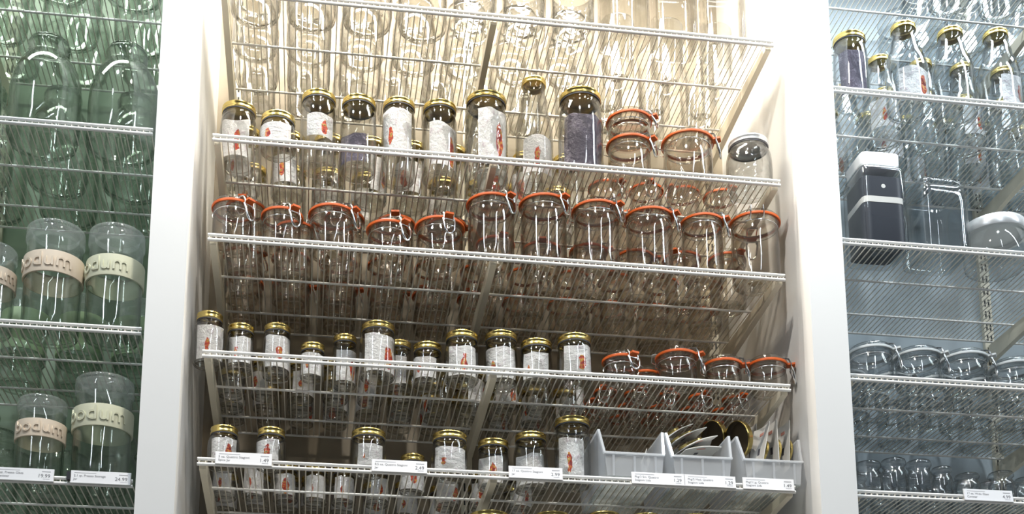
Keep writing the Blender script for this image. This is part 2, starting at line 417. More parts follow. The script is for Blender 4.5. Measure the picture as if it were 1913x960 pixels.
def label_mesh(R, z0, z1, span, mat, sag=0.0, n=12):
    def f():
        m = MB(); uv = []
        rows = 6
        for j in range(rows + 1):
            for i in range(n + 1):
                u = i / n; v = j / rows
                a = -PI / 2 - span / 2 + span * u
                r = R * (1.0 - 0.16 * sag * (1 + math.sin(5.0 * u + 3.0 * v + R * 900)) * (0.4 + 0.6 * noise.noise(Vector((u * 2.5, v * 2.0, R * 700 + z1 * 300)))))
                m.v.append((r * math.cos(a), r * math.sin(a), z0 + (z1 - z0) * v * (1 - 0.14 * abs(noise.noise(Vector((u * 1.7, R * 500, z1 * 200))))) + 0.08 * (z1 - z0) * (u - .5) * math.sin(R * 4000))); uv.append((u, v))
        for j in range(rows):
            for i in range(n):
                b = j * (n + 1) + i; m.f.append((b, b + 1, b + n + 2, b + n + 1))
        me = m.mesh('label', mat, True)
        ul = me.uv_layers.new(name='UVMap')
        for p in me.polygons:
            for li in p.loop_indices: ul.data[li].uv = uv[me.loops[li].vertex_index]
        return me
    return cached(('label', round(R, 4), round(z0, 4), round(z1, 4), round(span, 2), mat, sag), f)
def gold_jar(x, y, zs, H, rl, label, group, R=None, gl='glass_clear', lab='label_paper', lz=(0.10, 0.66), span=2.1, rz=None, lidmat='gold', parts=True):
    R = R or rl * 1.10
    t = thing('lidded_jar', label, 'jar', (x, y, zs + SEAT), random.uniform(-0.5, 0.5) if rz is None else rz, group)
    k = (round(R, 4), round(rl, 4), round(H, 4), gl)
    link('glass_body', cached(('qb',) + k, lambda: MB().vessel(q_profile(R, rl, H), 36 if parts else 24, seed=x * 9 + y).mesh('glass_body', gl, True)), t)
    ld = link('lid', cached(('ql', lidmat) + k, lambda: MB().lathe(lid_prof(rl, H), 40 if parts else 24).mesh('lid', lidmat, True, 55)), t)
    if parts:
        link('seal', cached(('qs',) + k, lambda: MB().lathe([(rl * 0.955, H - 0.0175), (rl * 1.005, H - 0.0175), (rl * 1.005, H - 0.0146), (rl * 0.955, H - 0.0146)], 32).mesh('seal', 'seal_dark', True, 40)), ld)
    if lab:
        k1, k2, k3 = random.choice((-.04, 0, .05)), random.choice((-.06, -.02, .0, .05)), random.choice((.88, 1.0, 1.1, 1.2))
        link('label', label_mesh(R * 0.955, H * max(.05, lz[0] + k1), H * (lz[1] + k2), span * k3, lab, 0.35), t)
    return t
def clip_parts(R, H, gl, rub):
    zr = H - 0.013
    body = [(0, 0.007), (R * 0.5, 0.006), (R * 0.72, 0.001), (R * 0.80, 0.0), (R * 0.90, 0.004), (R * 0.93, 0.012), (R * 0.935, zr * 0.55), (R * 0.93, zr - 0.022),
            (R * 0.88, zr - 0.014), (R * 0.87, zr - 0.010), (R * 0.93, zr - 0.006), (R * 0.965, zr - 0.0035), (R * 0.965, zr - 0.001), (R * 0.90, zr)]
    lid = [(R * 0.84, zr - 0.004), (R * 0.86, zr + 0.0030), (R * 0.965, zr + 0.0046), (R * 0.975, zr + 0.0075), (R * 0.925, zr + 0.0092), (R * 0.905, zr + 0.0125), (R * 0.85, zr + 0.0150), (R * 0.72, zr + 0.0155), (R * 0.64, zr + 0.0132), (0, zr + 0.0125)]
    lid_in = [(0, zr + 0.0095), (R * 0.66, zr + 0.0105), (R * 0.78, zr + 0.0120), (R * 0.84, zr + 0.0100), (R * 0.86, zr + 0.0060), (R * 0.82, zr - 0.003)]
    def fb(): return MB().vessel(body, 40, seed=R * 99 + H * 31, amp=.0005).mesh('glass_body', gl, True)
    def fl(): return MB().lathe(lid, 40).lathe(lid_in, 40).mesh('glass_lid', gl, True)
    def fg():
        m = MB().lathe([(R * 0.90, zr), (R * 0.99, zr - 0.0016), (R * 1.012, zr - 0.0008), (R * 1.018, zr + 0.0016), (R * 1.012, zr + 0.0040), (R * 0.99, zr + 0.0046), (R * 0.90, zr + 0.0032)], 44)
        m.hexa([(-.0085, -(R + .015), zr + .0008), (.0085, -(R + .015), zr + .0008), (.010, -R * .985, zr - .001), (-.010, -R * .985, zr - .001), (-.0085, -(R + .015), zr + .0050), (.0085, -(R + .015), zr + .0050), (.010, -R * .985, zr + .0036), (-.010, -R * .985, zr + .0036)])
        return m.mesh('gasket', rub, True, 40)
    def fc():
        m = MB(); r = 0.0018; yo = R + 0.006
        for s in (-1, 1):
            m.tube([(s * 0.011, -R * 0.62, H - 0.0005), (s * 0.011, -R * 0.80, H + 0.001), (s * 0.0105, -(R + 0.001), H - 0.001), (s * 0.010, -yo, zr + 0.002), (s * 0.010, -(yo + 0.001), zr - 0.011)], r, 6)
        m.tube([(-0.011, -R * 0.62, H - 0.0005), (0.011, -R * 0.62, H - 0.0005)], r, 6)
        lp = [(-0.0125, -yo, zr - 0.006), (-0.0115, -(yo + 0.005), zr - 0.020), (-0.0095, -(yo + 0.007), zr - 0.034), (-0.005, -(yo + 0.007), zr - 0.041), (0.0, -(yo + 0.007), zr - 0.043),
              (0.005, -(yo + 0.007), zr - 0.041), (0.0095, -(yo + 0.007), zr - 0.034), (0.0115, -(yo + 0.005), zr - 0.020), (0.0125, -yo, zr - 0.006)]
        hs = min(1.0, (zr - 0.012) / 0.050)
        lp = [(a, b, zr - (zr - c) * hs) for a, b, c in lp]
        m.tube(lp, 0.0021, 6)
        m.tube([(-0.0125, -yo, zr - 0.006), (0.0125, -yo, zr - 0.006)], 0.0013, 6)
        return m.mesh('clasp', 'chrome', True, 60)
    def fn(): return MB().ring(R * 0.885, zr - 0.012, 0.0012, 40, 5).mesh('neck_wire', 'chrome', True)
    def fh():
        m = MB()
        m.tube([(-0.014, R * 0.90, zr - 0.012), (-0.014, R + 0.006, zr - 0.004), (-0.013, R + 0.004, H + 0.001), (-0.012, R * 0.62, H), (0.012, R * 0.62, H), (0.013, R + 0.004, H + 0.001), (0.014, R + 0.006, zr - 0.004), (0.014, R * 0.90, zr - 0.012)], 0.0012, 6)
        return m.mesh('hinge_wire', 'chrome', True, 60)
    k = (round(R, 4), round(H, 4), gl, rub)
    return [(n, cached((n,) + k, f)) for n, f in (('glass_body', fb), ('glass_lid', fl), ('gasket', fg), ('clasp', fc), ('neck_wire', fn), ('hinge_wire', fh))]
def clip_jar(x, y, zs, H, R, label, group, rz=0.7, gl='glass_orange_jar', rub='orange_rubber', sticker=None, full=True):
    t = thing('clip_jar', label, 'jar', (x, y, zs + SEAT), rz, group)
    for n, me in clip_parts(R, H, gl, rub):
        if not full and n in ('neck_wire', 'hinge_wire'): continue
        link(n, me, t)
    if sticker is not None:
        m = cached('sticker', lambda: MB().box(-0.014, 0.014, -0.010, 0.010, 0.0, 0.0005).mesh('price_sticker', 'sticker'))
        s = link('price_sticker', m, t, (0.004, 0.0, 0.0078), sticker)
    return t
def bottle(x, y, zs, H, rc, R, label, group, gl='glass_blue', lab='label_paper', rz=None):
    t = thing('capped_bottle', label, 'bottle', (x, y, zs + SEAT), random.uniform(-0.6, 0.6) if rz is None else rz, group)
    pr = [(0, 0.007), (R * 0.6, 0.005), (R * 0.86, 0.0), (R * 0.98, 0.006), (R, 0.016), (R, H * 0.46), (R * 0.97, H * 0.54), (R * 0.88, H * 0.62), (R * 0.72, H * 0.71), (rc * 1.15, H * 0.80), (rc * 0.94, H * 0.86), (rc * 0.92, H - 0.020), (rc * 0.97, H - 0.017), (rc * 0.92, H - 0.008)]
    k = (round(R, 4), round(rc, 4), round(H, 4), gl)
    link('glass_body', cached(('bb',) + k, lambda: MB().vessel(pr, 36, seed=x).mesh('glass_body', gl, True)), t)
    link('cap', cached(('bc',) + k, lambda: MB().lathe(lid_prof(rc, H), 36).mesh('cap', 'gold', True, 55)), t)
    if lab: link('label', label_mesh(R * 0.965, H * 0.08, H * 0.42, 1.9, lab, 0.3), t)
    return t
def text_mesh(s, size, mat, extrude=0.0, align='LEFT'):
    cu = bpy.data.curves.new('lettering', 'FONT'); cu.body = s; cu.size = size; cu.extrude = extrude; cu.align_x = align; cu.resolution_u = 3
    ob = bpy.data.objects.new('lettering_source', cu); col.objects.link(ob)
    dg = bpy.context.evaluated_depsgraph_get()
    me = bpy.data.meshes.new_from_object(ob.evaluated_get(dg))
    bpy.data.objects.remove(ob); bpy.data.curves.remove(cu)
    for v in me.vertices: v.co = Vector((v.co.x, -v.co.z, v.co.y))
    me.materials.clear(); me.materials.append(MATS[mat]); me.name = 'lettering'
    return me
def canister(x, y, zs, H, R, label, group, rz=0.0, band='band_cream', word=True, gl='glass_green'):
    t = thing('banded_canister', label, 'canister', (x, y, zs + SEAT), rz, group)
    k = (round(R, 4), round(H, 4), gl)
    zb0, zb1 = H * 0.50, H * 0.50 + min(0.046, H * 0.21)
    body = [(0, 0.006), (R * 0.7, 0.005), (R * 0.86, 0.0), (R * 0.95, 0.003), (R * 0.975, 0.012), (R * 0.975, zb1), (R * 0.95, zb1 + 0.006), (R * 0.95, H * 0.84)]
    lid = [(R * 0.80, zb1 + 0.012), (R * 0.84, zb1 + 0.010), (R * 0.86, H * 0.86), (R * 0.99, H * 0.865), (R * 1.0, H * 0.88), (R * 1.0, H * 0.945), (R * 0.97, H * 0.955), (R * 0.99, H * 0.965), (R * 0.98, H - 0.003), (R * 0.93, H), (R * 0.82, H - 0.003), (R * 0.78, H * 0.93), (0, H * 0.925)]
    link('glass_body', cached(('cb',) + k, lambda: MB().vessel(body, 48, amp=.0004).mesh('glass_body', gl, True)), t)
    link('lid', cached(('cl',) + k, lambda: MB().lathe(lid, 48).mesh('lid', 'plastic_clear', True, 60)), t)
    bd = link('silicone_band', cached(('cd', band) + k, lambda: MB().lathe([(R * 0.98, zb0), (R * 1.025, zb0 + 0.0005), (R * 1.03, zb0 + 0.002), (R * 1.03, zb1 - 0.002), (R * 1.025, zb1 - 0.0005), (R * 0.98, zb1)], 48).mesh('silicone_band', band, True, 50)), t)
    if word:
        me = text_mesh('bodum', (zb1 - zb0) * 0.92, band, 0.0016, 'CENTER')
        zm = (zb0 + zb1) / 2 - (zb1 - zb0) * 0.24
        for v in me.vertices:
            a = -PI / 2 + v.co.x * 1.05 / R; r = R * 1.03 + 0.0006 - v.co.y
            v.co = Vector((r * math.cos(a), r * math.sin(a), zm + v.co.z))
        link('lettering', me, bd)
    return t
def jug(x, y, zs, H, rn, R, label, group, gl='glass_green'):
    t = thing('glass_jug', label, 'jar', (x, y, zs + SEAT), random.uniform(0, 6), group)
    k = (round(R, 4), round(rn, 4), round(H, 4), gl)
    pr = [(0, 0.010), (R * 0.6, 0.007), (R * 0.84, 0.0), (R * 0.95, 0.005), (R, 0.02), (R, H * 0.46), (R * 0.97, H * 0.56), (R * 0.88, H * 0.66), (R * 0.72, H * 0.745), (rn * 1.05, H * 0.80), (rn * 0.98, H * 0.82), (rn * 1.06, H * 0.835), (rn * 0.98, H * 0.85), (rn * 1.06, H * 0.868), (rn * 0.98, H * 0.885), (rn * 1.08, H * 0.90), (rn * 1.08, H * 0.915), (rn * 0.93, H * 0.92)]
    st = [(rn * 0.86, H * 0.86), (rn * 0.90, H * 0.921), (rn * 1.04, H * 0.923), (rn * 1.0, H * 0.945), (rn * 0.5, H * 0.955), (rn * 0.34, H * 0.965), (rn * 0.42, H * 0.98), (rn * 0.36, H * 0.995), (0, H)]
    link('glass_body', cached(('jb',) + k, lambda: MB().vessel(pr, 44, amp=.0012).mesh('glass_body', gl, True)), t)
    link('glass_stopper', cached(('js',) + k, lambda: MB().lathe(st, 36).mesh('glass_stopper', gl, True)), t)
    return t
def open_jar(x, y, zs, H, R, label, group, gl='glass_blue', kind='round', name='glass_jar', cat='jar', stopper=True, rz=None):
    sq = 7.0 if kind == 'square' else None
    t = thing(name, label, cat, (x, y, zs + SEAT), (random.uniform(-0.15, 0.15) if sq else random.uniform(0, 6)) if rz is None else rz, group)
    k = (round(R, 4), round(H, 4), gl, kind, stopper)
    if kind == 'square': pr = [(0, 0.012), (R * 0.7, 0.010), (R * 0.9, 0.0), (R, 0.004), (R, H * 0.80), (R * 0.97, H * 0.84), (R * 0.93, H * 0.86), (R * 0.93, H * 0.90)]
    elif kind == 'vase': pr = [(0, 0.014), (R * 0.6, 0.011), (R * 0.8, 0.0), (R * 0.9, 0.004), (R * 0.93, 0.02), (R * 0.96, H * 0.5), (R, H * 0.98), (R * 0.97, H), (R * 0.93, H * 0.98), (R * 0.88, H * 0.3), (R * 0.6, 0.022), (0, 0.02)]
    else: pr = [(0, 0.006), (R * 0.55, 0.005), (R * 0.8, 0.0), (R * 0.95, 0.004), (R, H * 0.12), (R, H * 0.56), (R * 0.93, H * 0.68), (R * 0.80, H * 0.75), (R * 0.80, H * 0.80), (R * 0.86, H * 0.82), (R * 0.86, H * 0.85)]
    link('glass_body', cached(('ob',) + k, lambda: (MB().lathe(pr, 32).wobble(.001) if kind == 'vase' else MB().vessel(pr, 48 if sq else 32, sq=sq, seed=x, amp=.0004)).mesh('glass_body', gl, True, 70 if sq else None)), t)
    if stopper and kind != 'vase':
        h0 = H * (0.90 if sq else 0.85)
        st = [(R * 0.80, h0 - 0.006), (R * 0.82, h0 + 0.0004), (R * 0.95, h0 + 0.001), (R * 0.97, h0 + (H - h0) * 0.4), (R * 0.90, H - 0.001), (R * 0.5, H), (0, H)]
        link('glass_lid', cached(('os',) + k, lambda: MB().lathe(st, 48 if sq else 28, sq=sq).mesh('glass_lid', gl, True, 70 if sq else None)), t)
    return t

# ------------------------------------------------------------------ middle bay, second shelf: tall gold lidded jars
z = ZC[1]; G = 'jars along the front of the second shelf'
P2 = 'on the second shelf'
gold_jar(.042, .118, z, .139, .0351, 'gold lidded jar with white paper insert, leftmost ' + P2, G)
gold_jar(.128, .052, z, .080, .0344, 'short squat gold lidded jar with white insert, second from left ' + P2, G, lz=(0.08, 0.70), span=2.4)
gold_jar(.211, .104, z, .173, .0355, 'tall gold lidded jar with square white label, third from left ' + P2, G, lz=(0.30, 0.72), span=1.7, rz=0.15)
gold_jar(.297, .108, z, .172, .0359, 'tall gold lidded jar with dark insert, fourth from left ' + P2, G, lab='label_dark', lz=(0.06, 0.40))
gold_jar(.385, .123, z, .186, .0341, 'tall gold lidded jar full of bright white paper, fifth from left ' + P2, G, lz=(0.20, 0.80), span=2.6)
gold_jar(.474, .115, z, .182, .0354, 'tall gold lidded jar with red printed white paper, sixth from left ' + P2, G, lz=(0.16, 0.72), span=2.4)
gold_jar(.575, .101, z, .199, .0428, 'large ribbed gold lidded jar left of the narrow necked bottle ' + P2, G, gl='glass_ribbed', lz=(0.12, 0.74), span=1.9, rz=0.3)
bottle(.684, .114, z, .266, .0262, .0415, 'clear narrow necked gold capped bottle taller than its neighbours ' + P2, G, gl='glass_clear', rz=0.1)
gold_jar(.777, .062, z, .199, .0442, 'large gold lidded jar with dark purple label, beside orange ringed jars ' + P2, G, lab='label_dark', lz=(0.06, 0.74), span=2.2, rz=0.0)
clip_jar(.885, .062, z, .100, .0500, 'orange ringed clip jar, lower of the stacked pair ' + P2, G, rz=0.85)
clip_jar(.886, .062, z + .1042, .054, .0500, 'orange ringed clip jar, upper of the stacked pair ' + P2, G, rz=1.0)
clip_jar(1.019, .068, z, .122, .0575, 'widest orange ringed clip jar between the stacked pair and silver lidded jar', G, rz=1.15)
gold_jar(1.155, .058, z, .119, .0430, 'ribbed glass jar with silver lid, rightmost ' + P2, G, R=.050, gl='glass_ribbed', lab=None, lidmat='silver_lid')
for r_, y in enumerate((.222, .335)):
    for i in range(13):
        x = .055 + i * .0905 + random.uniform(-.006, .006)
        wh = ('middle', 'back')[r_]
        lb = '%s jar from left in the %s row of the second shelf' % (ORD[i], wh)
        if i < 9: gold_jar(x, y + random.uniform(-.006, .006), z, (.150, .135)[r_], .034, 'gold lidded ' + lb, 'jars at the back of the second shelf', parts=False, rz=random.uniform(-1.2, 1.2), lab='label_paper' if (i + r_) % 3 != 2 else None)
        elif i < 12 or r_ == 0: clip_jar(x, y, z, .095, .040, 'orange ringed ' + lb, 'jars at the back of the second shelf', rz=random.uniform(-1, 1), full=False)

# ------------------------------------------------------------------ third shelf: orange ringed clip jars
z = ZC[2]; G = 'clip jars along the front of the third shelf'; P3 = 'on the third shelf'
for i, (x, y, H, R, rz, lb) in enumerate((
    (.043, .060, .100, .0435, .75, 'squat orange ringed clip jar, leftmost ' + P3),
    (.143, .060, .090, .0430, .55, 'small squat orange ringed clip jar, second from left ' + P3),
    (.246, .062, .103, .0495, .95, 'round orange ringed clip jar, third from left ' + P3),
    (.364, .062, .078, .0470, .60, 'lowest orange ringed clip jar, fourth from left ' + P3),
    (.471, .064, .093, .0525, .22, 'orange ringed clip jar with clasp facing front, fifth from left ' + P3),
    (.580, .062, .154, .0525, .62, 'tall orange ringed clip jar, leftmost of the six tall ones ' + P3),
    (.693, .062, .162, .0525, .68, 'tall orange ringed clip jar, second of the six tall ones ' + P3),
    (.808, .062, .157, .0525, .78, 'tall orange ringed clip jar, third of the six tall ones ' + P3),
    (.925, .062, .150, .0535, .95, 'tall orange ringed clip jar, fourth of the six tall ones ' + P3),
    (1.043, .062, .148, .0475, .95, 'narrower tall orange ringed clip jar, fifth of the six tall ones ' + P3),
    (1.163, .063, .158, .0555, 2.9, 'tall orange ringed clip jar against the right partition ' + P3))):
    clip_jar(x, y, z, H, R, lb, G, rz=rz, sticker=random.uniform(-0.6, 0.6) if i >= 2 else None)
rowx = {0: [.062, .170, .275, .386, .497, .607, .712, .818, .925, 1.032, 1.140], 1: [.05 + .107 * i for i in range(11)], 2: [.055 + .107 * i for i in range(11)]}
rowh = [.172, .130, .165, .162, .166, .130, .125, .128, .122, .126, .132]
for r_, y in enumerate((.180, .289, .391)):
    for i, x in enumerate(rowx[r_]):
        clip_jar(x + random.uniform(-.002, .002), y, z, rowh[i] if r_ == 0 else (.120 if r_ == 1 else .105), .0430, 'orange ringed clip jar, %s from left in the %s row %s' % (ORD[i], ('second', 'third', 'rearmost')[r_], P3),
                 'clip jars at the back of the third shelf', rz=random.uniform(-1, 1.5), full=(r_ == 0), sticker=random.uniform(-1, 1) if r_ == 0 and i % 2 else None)

# ------------------------------------------------------------------ fourth shelf: small gold lidded jars, squat clip jars
z = ZC[3]; G = 'jars along the front of the fourth shelf'; P4 = 'on the fourth shelf'
for x, y, H, rl, kr, lb in (
    (.004, .079, .110, .0257, 1.22, 'small gold lidded jar with red label, leftmost, overhanging the shelf end ' + P4),
    (.066, .104, .100, .0261, 1.10, 'small gold lidded jar, second from left ' + P4),
    (.139, .120, .113, .0264, 1.10, 'small gold lidded jar with white insert, third from left ' + P4),
    (.213, .118, .075, .0243, 1.06, 'lowest small gold lidded jar, fourth from left ' + P4),
    (.280, .147, .112, .0237, 1.08, 'slim gold lidded jar, fifth from left ' + P4),
    (.347, .098, .118, .0337, 1.12, 'broad gold lidded jar with square white label, sixth from left ' + P4),
    (.396, .168, .116, .0250, 1.06, 'small gold lidded jar half hidden behind the broad jar ' + P4),
    (.453, .122, .092, .0290, 1.06, 'low gold lidded jar with red marked white label, eighth from left ' + P4),
    (.522, .092, .107, .0328, 1.10, 'gold lidded jar with crumpled clear wrap, ninth from left ' + P4),
    (.607, .103, .117, .0333, 1.06, 'gold lidded jar above the middle bracket ' + P4),
    (.680, .088, .097, .0321, 1.05, 'gold lidded jar with pink white insert, eleventh from left ' + P4),
    (.756, .060, .100, .0343, 1.06, 'gold lidded jar with red and black label, nearest orange ringed jars ' + P4)):
    gold_jar(x, y, z, H, rl, lb, G, R=rl * kr, lz=(0.08, 0.70), span=2.2)
for x, y, H, R, rz, lb in ((.855, .058, .064, .0400, .35, 'squat orange ringed clip jar with clasp in front, leftmost orange one ' + P4),
                           (.976, .058, .080, .0450, 1.0, 'highest squat orange ringed clip jar ' + P4),
                           (1.077, .058, .068, .0415, 1.25, 'squat orange ringed clip jar, second from the right partition ' + P4),
                           (1.176, .058, .074, .0425, 1.30, 'squat orange ringed clip jar touching the right partition ' + P4),
                           (.927, .135, .070, .0330, -.9, 'tiny orange ringed clip jar tucked behind the highest squat one ' + P4)):
    clip_jar(x, y, z, H, R, lb, G, rz=rz)
for r_, y in enumerate((.229, .303, .377)):
    for i in range(16):
        x = .040 + i * .0745 + random.uniform(-.003, .003)
        pre = '%s from left in the %s row %s' % (ORD[i], ('second', 'third', 'rearmost')[r_], P4)
        if i < 11: gold_jar(x, y, z, .088, .0265, 'small gold lidded jar, ' + pre, 'small jars at the back of the fourth shelf', parts=False, rz=random.uniform(-1.4, 1.4), lab='label_paper' if (i * 7 + r_) % 3 else None)
        else: clip_jar(x, y, z, .068, .0265, 'small orange ringed clip jar, ' + pre, 'small jars at the back of the fourth shelf', rz=random.uniform(-.4, .4), full=False)

# ------------------------------------------------------------------ fifth shelf: price tag shelf
z = ZC[4]; G = 'jars along the front of the price tag shelf'; P5 = 'on the price tag shelf'
for x, y, H, rl, kr, lb in (
    (.044, .061, .083, .0262, 1.20, 'small bulging gold lidded jar behind the leftmost price tag'),
    (.137, .051, .080, .0263, 1.15, 'small gold lidded jar at the right end of the leftmost price tag'),
    (.330, .058, .089, .0334, 1.06, 'gold lidded jar with red pepper print above the second price tag'),
    (.494, .057, .092, .0339, 1.06, 'gold lidded jar with white insert, fourth from left ' + P5),
    (.592, .115, .104, .0311, 1.06, 'dark gold lidded jar behind the middle bracket ' + P5),
    (.672, .117, .124, .0320, 1.15, 'gold lidded jar with white label above the third price tag'),
    (.753, .078, .146, .0353, 1.06, 'tall ribbed gold lidded jar beside the plastic bins')):
    gold_jar(x, y, z, H, rl, lb, G, R=rl * kr, lz=(0.06, 0.62), span=1.9, gl='glass_ribbed' if H > .14 else 'glass_clear')
for r_, y in enumerate((.255, .345)):
    for i in range(10):
        x = (.035, .100, .165, .225, .285, .355, .432, .510, .590, .670)[i] + random.uniform(-.004, .004)
        yy = y - (.075 if (i == 6 and r_ == 0) else 0) + random.uniform(-.016, .016)
        gold_jar(x, yy, z, .074 + .01 * ((i * 3) % 3 == 0), .0245, 'small gold lidded jar, %s from left in the %s row behind the price tags' % (ORD[i], ('middle', 'rear')[r_]), 'small jars at the back of the price tag shelf', R=.0275, lz=(0.1, 0.72))
# bins
def bin_(cx, label):
    t = thing('plastic_bin', label, 'bin', (cx, 0.0, z + SEAT), 0, 'translucent lid bins')
    a, b, th = .056, .067, .0022
    D = .24; hf, hb = .050, .108
    def X(h): return a + (b - a) * h / hb
    def side(s):
        m = MB()
        for (y0, y1, ha, hb_) in ((.004, .030, hf, hb), (.030, D, hb, hb)):
            pts = []
            for zz in (0, 1):
                for (yy, hh) in ((y0, ha), (y1, hb_)):
                    h = zz * hh
                    pts += [(s * X(h), yy, h), (s * (X(h) - th), yy, h)]
            o_, i_, o2, i2, O_, I_, O2, I2 = pts
            m.hexa([i_, o_, o2, i2, I_, O_, O2, I2])
        return m.mesh('side_panel', 'plastic_frosted')
    link('side_panel', side(-1), t); link('side_panel', side(1), t)
    link('front_panel', MB().hexa([(-a, 0, 0), (a, 0, 0), (a, th, 0), (-a, th, 0), (-X(hf), 0, hf), (X(hf), 0, hf), (X(hf), th, hf), (-X(hf), th, hf)]).mesh('front_panel', 'plastic_frosted'), t)
    link('back_panel', MB().hexa([(-a, D, 0), (a, D, 0), (a, D + th, 0), (-a, D + th, 0), (-b, D, hb), (b, D, hb), (b, D + th, hb), (-b, D + th, hb)]).mesh('back_panel', 'plastic_frosted'), t)
    link('base_panel', MB().box(-a, a, 0, D, 0, th).mesh('base_panel', 'plastic_clear'), t)
    for s in (-1, 0, 1):
        link('rib', MB().box(s * a * .78 - .0022, s * a * .78 + .0022, -.002, 0, .002, hf - .004).mesh('rib', 'plastic_edge'), t)
    m = MB()
    m.box(-X(hf) - .002, X(hf) + .002, -.004, .003, hf - .001, hf + .002)
    link('lip', m.mesh('lip', 'plastic_edge'), t)
    for s in (-1, 1):
        m = MB(); w_ = .005
        m.hexa([(s * X(hf) - w_ / 2, .000, hf), (s * X(hf) + w_ / 2, .000, hf), (s * X(hf) + w_ / 2, .008, hf), (s * X(hf) - w_ / 2, .008, hf),
                (s * X(hb) - w_ / 2, .026, hb + .002), (s * X(hb) + w_ / 2, .026, hb + .002), (s * X(hb) + w_ / 2, .034, hb + .002), (s * X(hb) - w_ / 2, .034, hb + .002)])
        m.box(s * X(hb) - w_ / 2, s * X(hb) + w_ / 2, .030, D, hb, hb + .0025)
        link('flange', m.mesh('flange', 'plastic_edge'), t)
bin_(.864, 'nearly empty translucent plastic bin, leftmost of three')
bin_(1.006, 'translucent plastic bin heaped with tilted lid packets, middle of three')
bin_(1.157, 'translucent plastic bin of upright lid packets at the right partition')
def packet(loc, rot, label, group, lid=True, size=(.066, .084)):
    t = thing('lid_packet', label, 'packet', loc, 0, group); t.rotation_euler = rot
    sx, sz = size
    m = MB()
    n = 6
    for i in range(n):   # gently bowed card
        x0, x1 = -sx / 2 + sx * i / n, -sx / 2 + sx * (i + 1) / n
        f = lambda q: .004 * math.cos(q / sx * PI)
        m.hexa([(x0, f(x0), -sz / 2), (x1, f(x1), -sz / 2), (x1, f(x1) + .0016, -sz / 2), (x0, f(x0) + .0016, -sz / 2), (x0, f(x0), sz / 2), (x1, f(x1), sz / 2), (x1, f(x1) + .0016, sz / 2), (x0, f(x0) + .0016, sz / 2)])
    c = link('card', m.mesh('card', 'card_white'), t)
    link('print', MB().box(-sx * .12, sx * .12, .0032, .0045, sz * .30, sz * .36).mesh('print', 'card_print'), c)
    link('barcode', MB().box(-.004, .004, .0033, .0042, -sz * .12, sz * .02).mesh('barcode', 'ink'), c)
    if lid:
        mm = MB().lathe([(0, 0), (.027, 0), (.028, .001), (.028, .005), (.026, .0060), (0, .0060)], 28)
        mm.v = [(a_, -.0115 - .0005 + h_ if False else .006 + h_, b_ - .006) for a_, b_, h_ in mm.v]
        link('gold_lids', mm.mesh('gold_lids', 'gold', True, 40), t)
    return t
gp = 'packets heaped in the middle bin'
R_ = math.radians
for (x, y, h, al, tw, lb) in ((.972, .105, .128, 33, .3, 'uppermost tilted white lid packet in the middle bin'),
                              (.996, .085, .114, 27, .1, 'tilted white lid packet just under the uppermost in the middle bin'),
                              (1.022, .120, .104, 14, -.2, 'greyish tilted lid packet at the back of the middle bin'),
                              (1.008, .060, .090, 24, .2, 'bright white tilted lid packet near the front of the middle bin'),
                              (1.012, .055, .072, 9, .1, 'lowest nearly flat white lid packet in the middle bin')):
    packet((x, y, z + h + .006), (R_(90), -R_(al), tw), lb, gp, size=(.080, .074))
for (x, y, h, rz, rx, lb) in ((1.160, .150, .128, -1.30, .0, 'tall clear wrapped lid packet with red print, leftmost in the right bin'),
                              (1.190, .170, .128, -1.30, -.05, 'lid packet at the back of the right bin, behind the others'),
                              (1.148, .062, .100, -1.38, -.22, 'leaning lid packet with black mark, left of two upright ones in the right bin'),
                              (1.176, .065, .104, -1.38, .02, 'upright lid packet with black mark, middle of the right bin'),
                              (1.201, .065, .104, -1.38, -.05, 'upright lid packet with black mark, rightmost in the right bin')):
    packet((x, y, z + h), (rx, 0, rz), lb, 'packets upright in the right bin', size=(.062, .108))
packet((.935 - .03, .060, z + .060), (.15, .5, 1.0), 'single small white packet leaning in the nearly empty bin', None, lid=False, size=(.030, .045))
packet((.880, .130, z + .075), (R_(75), -.1, .3), 'gold lid packet lying at the back of the nearly empty bin', None, size=(.058, .060))
def loose_lid(loc, rot, label):
    t = thing('loose_lid', label, 'lid', loc, 0, 'loose gold lids above the bins'); t.rotation_euler = rot
    link('shell', MB().lathe([(.0385, .000), (.0395, .000), (.0405, .002), (.039, .004), (.039, .012), (.037, .0145), (.030, .013), (0, .0135)], 40).mesh('shell', 'gold', True, 45), t)
    link('inner_face', MB().lathe([(0, .0120), (.036, .0120), (.0372, .010), (.0384, .0005)], 40).mesh('inner_face', 'gold_inner', True, 45), t)  # inside of the lid, coloured near black
loose_lid((1.078, .150, z + .153), (0, R_(78), .31), 'gold lid standing on edge between middle and right bins')
loose_lid((1.112, .090, z + .130), (0, R_(78), .31), 'gold lid standing on edge at the left of the right bin')

